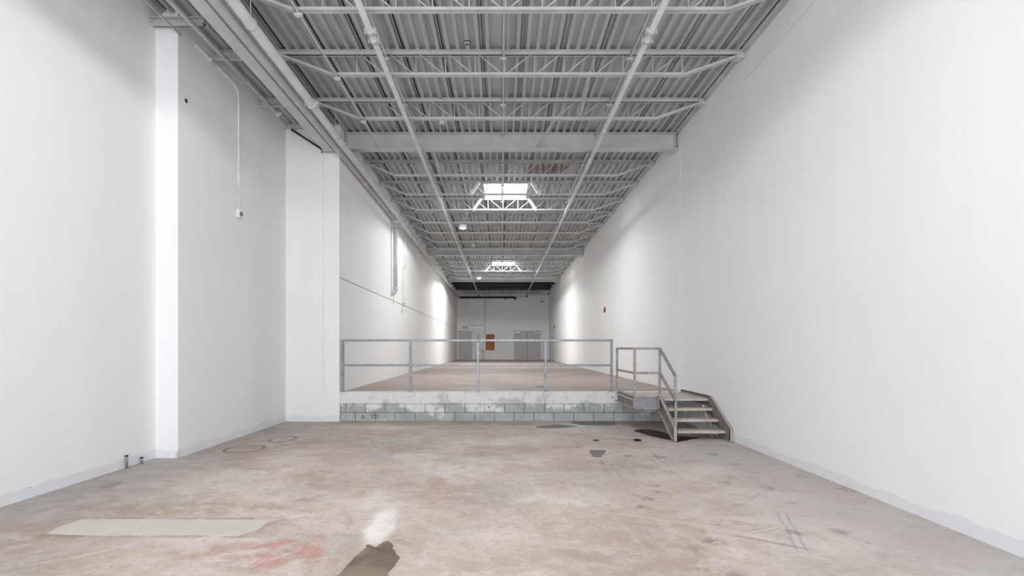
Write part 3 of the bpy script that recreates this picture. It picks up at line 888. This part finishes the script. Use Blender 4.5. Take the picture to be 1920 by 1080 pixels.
# hanging lamps
def lamp(Y, label, energy):
    x, z = -1.29, ZC + 4.04
    t = thing('pendant_lamp', (x, Y, z), label, 'lamp', 'hanging high-bay lamps')
    MB().lathe(x, Y, [(0.0, z + 0.105), (0.06, z + 0.105), (0.085, z + 0.10), (0.125, z + 0.095), (0.135, z + 0.085), (0.135, z + 0.045), (0.12, z + 0.04), (0.12, z + 0.012), (0.105, z + 0.008)], 24).build('housing', 'white_metal', t)
    for k in range(12):
        a = k * math.pi / 6
        MB().bar((x + 0.07 * math.cos(a), Y + 0.07 * math.sin(a), z + 0.115), (x + 0.12 * math.cos(a), Y + 0.12 * math.sin(a), z + 0.105), 0.006, 0.03).build('cooling_fin', 'white_metal', t)
    MB().lathe(x, Y, [(0.105, z + 0.010), (0.085, z - 0.012), (0.05, z - 0.026), (0.0, z - 0.03)], 24).build('lens', 'lamp_lens', t)
    MB().tube([(x, Y, z + 0.10), (x, Y, z + 0.155)], 0.012, 8).build('hook', 'white_metal', t)
    cord = [(x, Y, z + 0.15), (x + 0.04, Y, z + 0.17), (x + 0.06, Y - 0.01, z + 0.25), (x + 0.09, Y + 0.01, z + 0.34), (x + 0.10, Y, z + 0.44), (x + 0.14, Y, ZC + 4.55)]
    MB().tube(cord, 0.011, 6).build('cord', 'white_metal', t)
    MB().box(x + 0.10, x + 0.18, Y - 0.04, Y + 0.04, ZC + 4.52, ZC + 4.58).build('ceiling_box', 'white_metal', t)
    l = bpy.data.lights.new('lamp_light', 'SPOT')
    l.spot_size = math.radians(168)
    l.spot_blend = 0.12
    l.shadow_soft_size = 0.06
    l.energy = energy
    l.color = (1.0, 0.98, 0.93)
    lo = bpy.data.objects.new('lamp_light', l)
    COL.objects.link(lo)
    lo.parent = t
    lo.location = (0, 0, -0.06)
    return t
lamp(17.95, 'lit white hanging lamp nearer the camera, beside the nearer skylight', 150)
lamp(30.9, 'lit white hanging lamp farther back, beside the farther skylight', 400)
lamp(4.95, 'lit white hanging lamp above the camera', 120)

# ------------------------------------------------------------------ left wall fittings
t = thing('wall_conduit', (XL + 0.03, 9.0, 3.7), 'white conduit dropping down the left wall to a small outlet box', 'conduit')
xc = XL + 0.022
MB().tube([(xc, 7.72, ZC + 4.385), (xc, 8.78, ZC + 4.385)] + arc((xc, 8.78, ZC + 4.185), 0.2, math.pi / 2, 0, (0, 1, 0), (0, 0, 1), 8)[1:] + [(xc, 8.98, ZC + 2.33)], 0.012, 8).build('conduit_run', 'white_metal', t)
MB().box(XL, XL + 0.055, 8.93, 9.05, ZC + 2.19, ZC + 2.34).build('outlet_box', 'panel', t, 0.006)
MB().box(XL + 0.055, XL + 0.062, 8.935, 9.045, ZC + 2.20, ZC + 2.33).build('cover', 'chrome', t)
MB().box(XL + 0.062, XL + 0.066, 8.96, 8.98, ZC + 2.23, ZC + 2.30).box(XL + 0.062, XL + 0.066, 9.0, 9.02, ZC + 2.23, ZC + 2.30).build('socket', 'dark', t)
MB().box(XL, XL + 0.05, 8.10, 8.22, ZC + 4.355, ZC + 4.415).build('clip', 'steel', t)
MB().tube([(XL - 0.01, 7.52, ZC + 3.49), (XL + 0.004, 7.52, ZC + 3.49)], 0.03, 10).build('drill_hole', 'dark', w2)
for Y, h, lab in ((6.72, 0.15, 'taller grey pipe stub at the foot of the near left wall'), (7.0, 0.07, 'shorter grey pipe stub at the foot of the near left wall')):
    t = thing('pipe_stub', (XLN + 0.03, Y, 0), lab, 'pipe stub', 'pipe stubs by the left wall')
    MB().tube([(XLN + 0.03, Y, 0), (XLN + 0.03, Y, h)], 0.016, 8).build('tube', 'galv', t)
    MB().tube([(XLN + 0.03, Y, h), (XLN + 0.03, Y, h + 0.012)], 0.02, 8).build('cap', 'dark', t)
t = thing('wall_box', (xleft(18.4) + 0.03, 18.4, ZC + 1.5), 'small white box with conduit on the left wall beyond the downspout', 'electrical box')
xw = xleft(18.4)
MB().box(xw, xw + 0.09, 18.1, 18.5, ZC + 1.54, ZC + 1.72).build('box', 'white_metal', t, 0.008)
MB().tube([(xw + 0.02, 18.05, ZC + 1.2), (xw + 0.02, 18.05, ZC + 1.54)], 0.016, 8).build('conduit_run', 'conduit', t)
MB().tube([(xw + 0.02, 18.2, ZC + 1.72), (xw + 0.02, 18.2, ZC + 3.9)], 0.014, 8).build('conduit_run', 'white_metal', t)
MB().tube([(xw + 0.05, 18.35, ZC + 2.7), (xw + 0.05, 18.35, ZC + 3.88)], 0.022, 8).build('conduit_run', 'white_metal', t)

# ------------------------------------------------------------------ dock railing
ra = thing('dock_railing', (-0.5, YD + 0.06, ZU), 'long galvanised two-rail railing along the dock edge', 'railing')
yr = YD + 0.055
posts = (-3.285, -1.885, -0.484, 0.913, 2.285)
for x in posts:
    p = MB().box(x - 0.025, x + 0.025, yr - 0.025, yr + 0.025, ZU, ZU + 1.045).build('post', 'galv', ra, 0.006)
    MB().box(x - 0.06, x + 0.06, yr - 0.05, yr + 0.05, ZU, ZU + 0.010).build('base_plate', 'stair_flange', p)
MB().box(posts[0] - 0.025, posts[-1] + 0.025, yr - 0.025, yr + 0.025, ZU + 1.045, ZU + 1.09).build('top_rail', 'galv', ra, 0.006)
for a, b in zip(posts, posts[1:]):
    MB().box(a + 0.025, b - 0.025, yr - 0.02, yr + 0.02, ZU + 0.532, ZU + 0.575).build('mid_rail', 'galv', ra, 0.006)

# ------------------------------------------------------------------ steel stairs
X0, X1, XS = 2.345, 2.80, XR - 0.005
YF = 9.55
st = thing('steel_stairs', (3.2, 9.6, 0), 'worn steel stairs with landing and tube handrail against the right wall', 'stairs')
MB().box(X0 + 0.02, XS - 0.05, YF, YD - 0.004, ZU - 0.035, ZU).build('landing_plate', 'tread', st)
zt, zb = ZU + 0.055, ZU - 0.175
# landing rim: channel at the left and front
MB().box(X0 + 0.045, X0 + 0.055, YF - 0.05, YD - 0.004, zb, zt).build('side_channel', 'stair_steel', st)
MB().box(X0, X0 + 0.055, YF - 0.05, YD - 0.004, zb, zb + 0.012).build('side_flange', 'stair_flange', st)
MB().box(X0, X0 + 0.055, YF - 0.05, YD - 0.004, zt - 0.012, zt).build('side_flange', 'stair_flange', st)
MB().box(X0 + 0.01, X1, YF - 0.055, YF - 0.045, zb + 0.01, zt - 0.01).build('front_channel', 'stair_galv', st)
MB().box(X0, X1, YF - 0.085, YF - 0.045, zb, zb + 0.012).build('front_flange', 'stair_flange', st)
MB().box(X0, X1, YF - 0.085, YF - 0.045, zt - 0.012, zt).build('front_flange', 'stair_flange', st)
MB().box(X0, X0 + 0.02, YF - 0.085, YF - 0.04, zb, zt).build('corner_plate', 'stair_galv', st)
MB().box(X1 - 0.03, X1 + 0.0, YF - 0.085, YF - 0.04, zb - 0.01, zt).build('corner_plate', 'stair_galv', st)
# stringers
YT, YE = 9.50, 8.66
def stringer(xa, xb, fl0, fl1):
    prof = [(YT + 0.06, zt), (YT - 0.02, zt), (YE - 0.02, 0.20), (YE - 0.02, 0.0), (YE + 0.13, 0.0), (YT + 0.06, zb - 0.03)]
    MB().sidepoly(prof, xa, xb).build('stringer', 'stair_steel', st)
    up = [(YT - 0.02, zt), (YE - 0.02, 0.20), (YE - 0.02, 0.0), (YE - 0.008, 0.0), (YE - 0.008, 0.206), (YT - 0.013, zt - 0.014)]
    MB().sidepoly(up, fl0, fl1).build('stringer_flange', 'stair_flange', st)
    lo = [(YE + 0.13, 0.0), (YE + 0.118, 0.0), (YT + 0.048, zb - 0.026), (YT + 0.06, zb - 0.03)]
    MB().sidepoly(lo, fl0, fl1).build('stringer_flange', 'stair_flange', st)
stringer(X1 + 0.045, X1 + 0.055, X1, X1 + 0.055)
stringer(XS - 0.055, XS - 0.045, XS - 0.055, XS - 0.002)
MB().box(XS - 0.055, XS - 0.045, YF, YD - 0.004, ZU - 0.12, zt).build('wall_channel', 'stair_steel', st)
MB().box(XS - 0.055, XS - 0.002, YF - 0.05, YD - 0.004, zt - 0.012, zt).build('wall_flange', 'stair_flange', st)
for yf, z in ((9.33, 0.460), (9.065, 0.303), (8.80, 0.147)):
    tr = MB().box(X1 + 0.058, XS - 0.057, yf, yf + 0.27, z - 0.012, z).box(X1 + 0.058, XS - 0.057, yf, yf + 0.012, z - 0.045, z - 0.012).build('tread', 'tread', st, 0.004)
    for xx in (X1 + 0.06, XS - 0.09):
        MB().sidepoly([(yf + 0.02, z - 0.013), (yf + 0.26, z - 0.013), (yf + 0.2, z - 0.12), (yf + 0.17, z - 0.12)], xx, xx + 0.03).build('tread_bracket', 'stair_steel', tr)
MB().bar((XS - 0.16, 9.1, 0.005), (XS - 0.16, 9.5, 0.5), 0.04, 0.02).build('brace', 'stair_flange', st)
MB().bar((XS - 0.30, 10.6, 0.005), (XS - 0.30, 10.6, ZU - 0.04), 0.05, 0.05).build('leg', 'stair_steel', st)
# handrail
q = 0.041
zr, zm = ZC - 0.005, ZU + 0.465
def tubebar(a, b, name):
    return MB().bar(a, b, q, q).build(name, 'stair_rail', st, 0.006)
xp0, xp3 = X0 + 0.028, X1 + 0.02
yfp = YF - 0.06
tubebar((xp0, 10.93, zt - 0.01), (xp0, 10.93, zr + q / 2), 'rail_post')
tubebar((xp0, yfp, zt - 0.01), (xp0, yfp, zr + q / 2), 'rail_post')
tubebar((xp3, yfp, zt - 0.01), (xp3, yfp, zr + q / 2), 'rail_post')
yp4 = 8.72
xp4 = X1 + 0.05
zp4 = ZC - 0.465
tubebar((xp4, yp4, 0.20), (xp4, yp4, zp4 + 0.012), 'rail_post')
tubebar((xp0, 10.93, zr), (xp0, yfp, zr), 'top_rail')
tubebar((xp0, yfp, zr), (xp3, yfp, zr), 'top_rail')
tubebar((xp3, yfp, zr), (xp4, yp4, zp4), 'top_rail')
tubebar((xp0, 10.93, zm), (xp0, yfp, zm), 'mid_rail')
tubebar((xp0, yfp, zm), (xp3, yfp, zm), 'mid_rail')
tubebar((xp3, yfp, zm), (xp4, yp4 + 0.02, 0.66), 'mid_rail')

# ------------------------------------------------------------------ puddles
def puddle(pts, mat, label, rough=0.02, cat='puddle', name='water_puddle', z=0.0025):
    P = [Vector(fl(*p)) for p in pts]
    out = []
    n = len(P)
    for i in range(n):
        p0, p1, p2, p3 = P[i - 1], P[i], P[(i + 1) % n], P[(i + 2) % n]
        for k in range(6):
            t_ = k / 6
            a = 0.5 * ((2 * p1) + (-p0 + p2) * t_ + (2 * p0 - 5 * p1 + 4 * p2 - p3) * t_ ** 2 + (-p0 + 3 * p1 - 3 * p2 + p3) * t_ ** 3)
            out.append((a.x + random.uniform(-rough, rough) * 0.4, a.y + random.uniform(-rough, rough)))
    o = MB().poly(out, 0.0002, z).build(name, mat)
    return tag(o, label, cat, 'puddles on the lower floor')
puddle([(1189, 808), (1205, 805), (1225, 806), (1245, 811), (1262, 817), (1290, 819), (1312, 821), (1296, 824), (1280, 827), (1268, 829), (1258, 825), (1240, 822), (1215, 816)], 'wet_red', 'dark rusty puddle spreading under the foot of the stairs')
puddle([(1071, 791.5), (1085, 790.2), (1120, 790.0), (1148, 790.6), (1155, 793), (1152, 796), (1130, 797.5), (1090, 796.5), (1075, 794)], 'wet_grey', 'grey wet puddle against the foot of the dock wall')
puddle([(1003, 801), (1020, 798), (1045, 796.5), (1065, 797.5), (1078, 799.5), (1060, 802), (1030, 803)], 'wet_grey', 'flat brown wet patch in front of the dock, left of the dock-wall puddle')
puddle([(1111, 826), (1117, 824.2), (1124, 825.6), (1119, 827.5)], 'wet_red', 'smallest dark spot of water, above the grey floor patch', 0.006)
puddle([(1187, 824.5), (1194, 822.8), (1203, 825), (1199, 827.8), (1190, 827)], 'wet_red', 'small dark puddle just left of the stairs puddle', 0.008)
puddle([(634, 1083), (640, 1073), (660, 1050), (683, 1030), (688, 1022), (698, 1023), (703, 1027), (712, 1021), (722, 1015), (734, 1018), (738, 1030), (744, 1040), (749, 1046), (740, 1060), (730, 1072), (724, 1083), (700, 1100), (660, 1105)], 'wet_brown', 'large brown wet stain in the foreground at the picture bottom', 0.012)
UY = lambda x, y: ((x - 940) * (0.905 / (y - 653)), 1000 * 0.905 / (y - 653))
pp = [UY(*p) for p in ((1002, 725.3), (1010, 724.4), (1022, 724.6), (1030, 725.4), (1020, 726.3), (1008, 726.2))]
tag(MB().poly(pp, ZU + 0.0002, ZU + 0.003).build('water_puddle', 'wet_grey'), 'thin dark puddle on the raised floor behind the railing', 'puddle')
# chalk figures on the raised floor
m = MB()
for dx in (0.0, 0.16):
    pts = [(x, y, ZU + 0.004) for x, y in [UY(920 + dx * 32 + 3 + a, 692 + b) for a, b in ((2, -1.6), (-1, -1.8), (-3, -0.2), (-1, 1.2), (2, 1.0))]]
    m.tube(pts, 0.02, 4)
tag(m.build('chalk_mark', 'chalk'), 'small white chalk scribble on the raised floor', 'chalk mark')

# ------------------------------------------------------------------ end wall: doors and fittings
SB = YB / 1000
def bx(x):
    return (x - 940) * SB
def bz(y):
    return ZC - (y - 653) * SB
d1 = thing('door_1', (bx(872), YB, ZU), '', '')
del d1['category']
struct(d1, 'single grey door at the left of the end wall')
def frame(parent, x0, x1, z1, w=0.06):
    MB().box(x0 - w, x0, YB - 0.035, YB, ZU, z1 + w).build('frame_jamb', 'frame', parent)
    MB().box(x1, x1 + w, YB - 0.035, YB, ZU, z1 + w).build('frame_jamb', 'frame', parent)
    MB().box(x0, x1, YB - 0.035, YB, z1, z1 + w).build('frame_head', 'door', parent)
zd = bz(621.8)
x0, x1 = bx(859.8), bx(884.6)
frame(d1, x0, x1, zd)
lf = MB().box(x0 + 0.01, x1 - 0.01, YB - 0.022, YB, ZU + 0.03, zd - 0.008).build('leaf', 'door', d1)
MB().box(x1 - 0.22, x1 - 0.06, YB - 0.07, YB - 0.05, ZU + 1.02, ZU + 1.05).box(x1 - 0.09, x1 - 0.06, YB - 0.06, YB - 0.02, ZU + 0.99, ZU + 1.08).build('handle', 'chrome', lf)
MB().box(x0 + 0.14, x0 + 0.50, YB - 0.10, YB - 0.02, zd - 0.10, zd - 0.03).build('closer', 'white_metal', lf)
MB().box(x0 + 0.20, x0 + 0.28, YB - 0.11, YB - 0.03, zd - 0.02, zd + 0.05).build('closer_arm', 'dark', lf)
MB().box(x0, x1, YB - 0.03, YB, ZU, ZU + 0.028).build('threshold', 'white_metal', d1)
d2 = thing('door_2', (bx(988), YB, ZU), '', '')
del d2['category']
struct(d2, 'double grey doors at the right of the end wall')
x0, x1 = bx(964), bx(1013)
frame(d2, x0, x1, zd)
xm = (x0 + x1) / 2
MB().box(xm - 0.02, xm + 0.02, YB - 0.012, YB, ZU + 0.03, zd - 0.008).build('meeting_gap', 'dark', d2)
for a, b, s in ((x0 + 0.01, xm - 0.011, 1), (xm + 0.011, x1 - 0.01, -1)):
    lf = MB().box(a, b, YB - 0.022, YB, ZU + 0.03, zd - 0.008).build('leaf', 'door', d2)
    ca = a + 0.10 if s == 1 else b - 0.42
    MB().box(ca, ca + 0.32, YB - 0.10, YB - 0.02, zd - 0.09, zd - 0.03).build('closer', 'chrome', lf)
    MB().box(ca + 0.1, ca + 0.2, YB - 0.09, YB - 0.03, zd - 0.03, zd + 0.03).build('closer_arm', 'dark', lf)
    if s == -1:
        MB().tube([(a + 0.07, YB - 0.02, ZU + 1.03), (a + 0.07, YB - 0.09, ZU + 1.03)], 0.035, 10).build('knob', 'chrome', lf)
MB().box(x0, x1, YB - 0.03, YB, ZU, ZU + 0.028).build('threshold', 'white_metal', d2)
t = thing('electrical_panel', (bx(904), YB - 0.1, bz(657)), 'light grey electrical panel on the end wall', 'electrical panel')
MB().box(bx(897.8), bx(910.3), YB - 0.16, YB, bz(657), bz(626.2)).build('cabinet', 'panel', t, 0.01)
MB().box(bx(899), bx(909.3), YB - 0.172, YB - 0.16, bz(656), bz(627.2)).build('door', 'panel', t)
MB().box(bx(897.0), bx(897.9), YB - 0.14, YB - 0.02, bz(638), bz(626.6)).build('side_gap', 'dark', t)
MB().box(bx(908.3), bx(908.8), YB - 0.19, YB - 0.17, bz(643), bz(640)).build('latch', 'chrome', t)
for xx in (904.4, 907.4):
    MB().tube([(bx(xx), YB - 0.06, ZU), (bx(xx), YB - 0.06, bz(657))], 0.02, 8).build('conduit_run', 'steel', t)
t = thing('backboard', (bx(919), YB - 0.02, bz(657)), 'reddish-brown plywood backboard beside the electrical panel', 'plywood board')
MB().box(bx(911), bx(927.4), YB - 0.02, YB, bz(656.6), bz(626.8)).build('board', 'ply', t)
MB().box(bx(914.6), bx(916), YB - 0.05, YB - 0.02, bz(648.5), bz(647.0)).build('connector', 'conduit', t)
t = thing('wall_riser', (bx(909), YB - 0.03, bz(626)), 'grey conduit dropping down the end wall to the electrical panel', 'conduit')
MB().tube([(bx(909), YB - 0.03, bz(626)), (bx(909), YB - 0.03, HD)], 0.024, 8).build('conduit_run', 'steel', t)
MB().box(bx(907.6), bx(911), YB - 0.12, YB, bz(612.6), bz(608.4)).build('box', 'white_metal', t)
MB().tube([(bx(876), YB - 0.03, bz(610.4)), (bx(908), YB - 0.03, bz(610.4))], 0.018, 8).build('conduit_run', 'steel', t)
t = thing('emergency_light', (bx(872), YB - 0.05, bz(617)), 'white twin-head emergency light above the single door', 'emergency light')
MB().box(bx(870.2), bx(874.2), YB - 0.10, YB, bz(617), bz(611)).build('box', 'white_metal', t, 0.01)
MB().box(bx(868.8), bx(875.4), YB - 0.06, YB - 0.02, bz(611.0), bz(610.2)).build('bracket', 'steel', t)
for xx in (869.6, 874.7):
    MB().tube([(bx(xx), YB - 0.05, bz(614.4)), (bx(xx), YB - 0.17, bz(614.8))], [0.03, 0.055], 10).build('lamp_head', 'black', t)
t = thing('cable_hook', (bx(888.5), YB - 0.02, bz(650)), 'small dark cable hook beside the single door', 'hook')
MB().tube([(bx(887.6), YB - 0.02, bz(645)), (bx(887.6), YB - 0.02, bz(649)), (bx(888.4), YB - 0.02, bz(650)), (bx(889.4), YB - 0.02, bz(649.5))], 0.012, 6).build('hook', 'steel', t)
MB().box(bx(887.3), bx(888.0), YB - 0.02, YB, bz(646), bz(645)).build('plate', 'steel', t)
t = thing('wall_camera', (bx(1016), YB - 0.12, bz(567.5)), 'small black device high at the right of the end wall', 'camera')
MB().bar((bx(1015.0), YB - 0.2, bz(566.6)), (bx(1017.0), YB - 0.1, bz(565.2)), 0.07, 0.07).build('body', 'black', t)
MB().box(bx(1016.4), bx(1017.2), YB - 0.13, YB, bz(566.0), bz(564.8)).build('bracket', 'black', t)
# black pipework under the roof at the end wall
t = thing('end_wall_pipe', (bx(912), 41.6, bz(553)), 'black pipe running under the roof along the end wall', 'pipe')
zp = ZC + 3.955
MB().tube([(mainx(41.6), 41.55, zp), (bx(964), 41.6, zp + 0.02)] , 0.075, 12).build('pipe_run', 'black', t)
MB().tube([(bx(947), 41.6, zp + 0.02), (bx(948.5), 41.6, zp - 0.12)], 0.075, 10).build('tee', 'black', t)
MB().tube([(bx(963), 41.6, zp + 0.02), (bx(965.5), 41.6, zp - 0.02), (bx(966), 41.6, zp - 0.18)], 0.085, 10).build('elbow', 'black', t)
t = thing('end_wall_conduit', (bx(940), 41.9, bz(558)), 'thin grey pipe along the end wall stepping up at right', 'conduit')
MB().tube([(bx(858), 41.95, bz(557.6)), (bx(988), 41.95, bz(557.6)), (bx(993), 41.95, bz(554.6)), (bx(1000), 41.95, bz(553.4)), (bx(1029), 41.95, bz(553.2))], 0.028, 8).build('pipe_run', 'steel', t)
MB().tube([(bx(1027.5), 41.95, bz(553)), (bx(1037), 39.0, bz(540))], 0.045, 8).build('riser', 'black', t)
for xx in (875.5, 916, 958, 1003):
    MB().tube([(bx(xx), 41.95, bz(558)), (bx(xx), 41.95, HD)], 0.014, 6).build('hanger', 'steel', t)
MB().box(bx(862), bx(871), 41.9, 42.0, bz(559), bz(556)).build('nameplate', 'steel', t)
# alarms on the right wall
for Y, z, sc_, lab, cat in ((19.27, ZC + 1.41, 1.0, 'red fire alarm strobe on the right wall', 'fire alarm'), (37.6, ZC + 1.49, 0.9, 'farther small dark alarm on the right wall near the end', 'fire alarm')):
    t = thing('fire_alarm', (XR - 0.03, Y, z - 0.08), lab, cat, 'alarms on the right wall')
    MB().box(XR - 0.05, XR, Y - 0.06 * sc_, Y + 0.06 * sc_, z - 0.06, z + 0.07).build('body', 'red', t, 0.006)
    MB().box(XR - 0.075, XR - 0.05, Y - 0.03, Y + 0.03, z + 0.0, z + 0.05).build('strobe', 'white_metal', t)
    MB().tube([(XR - 0.03, Y, z - 0.11), (XR - 0.03, Y, z - 0.06)], 0.03, 8).build('horn', 'dark', t)
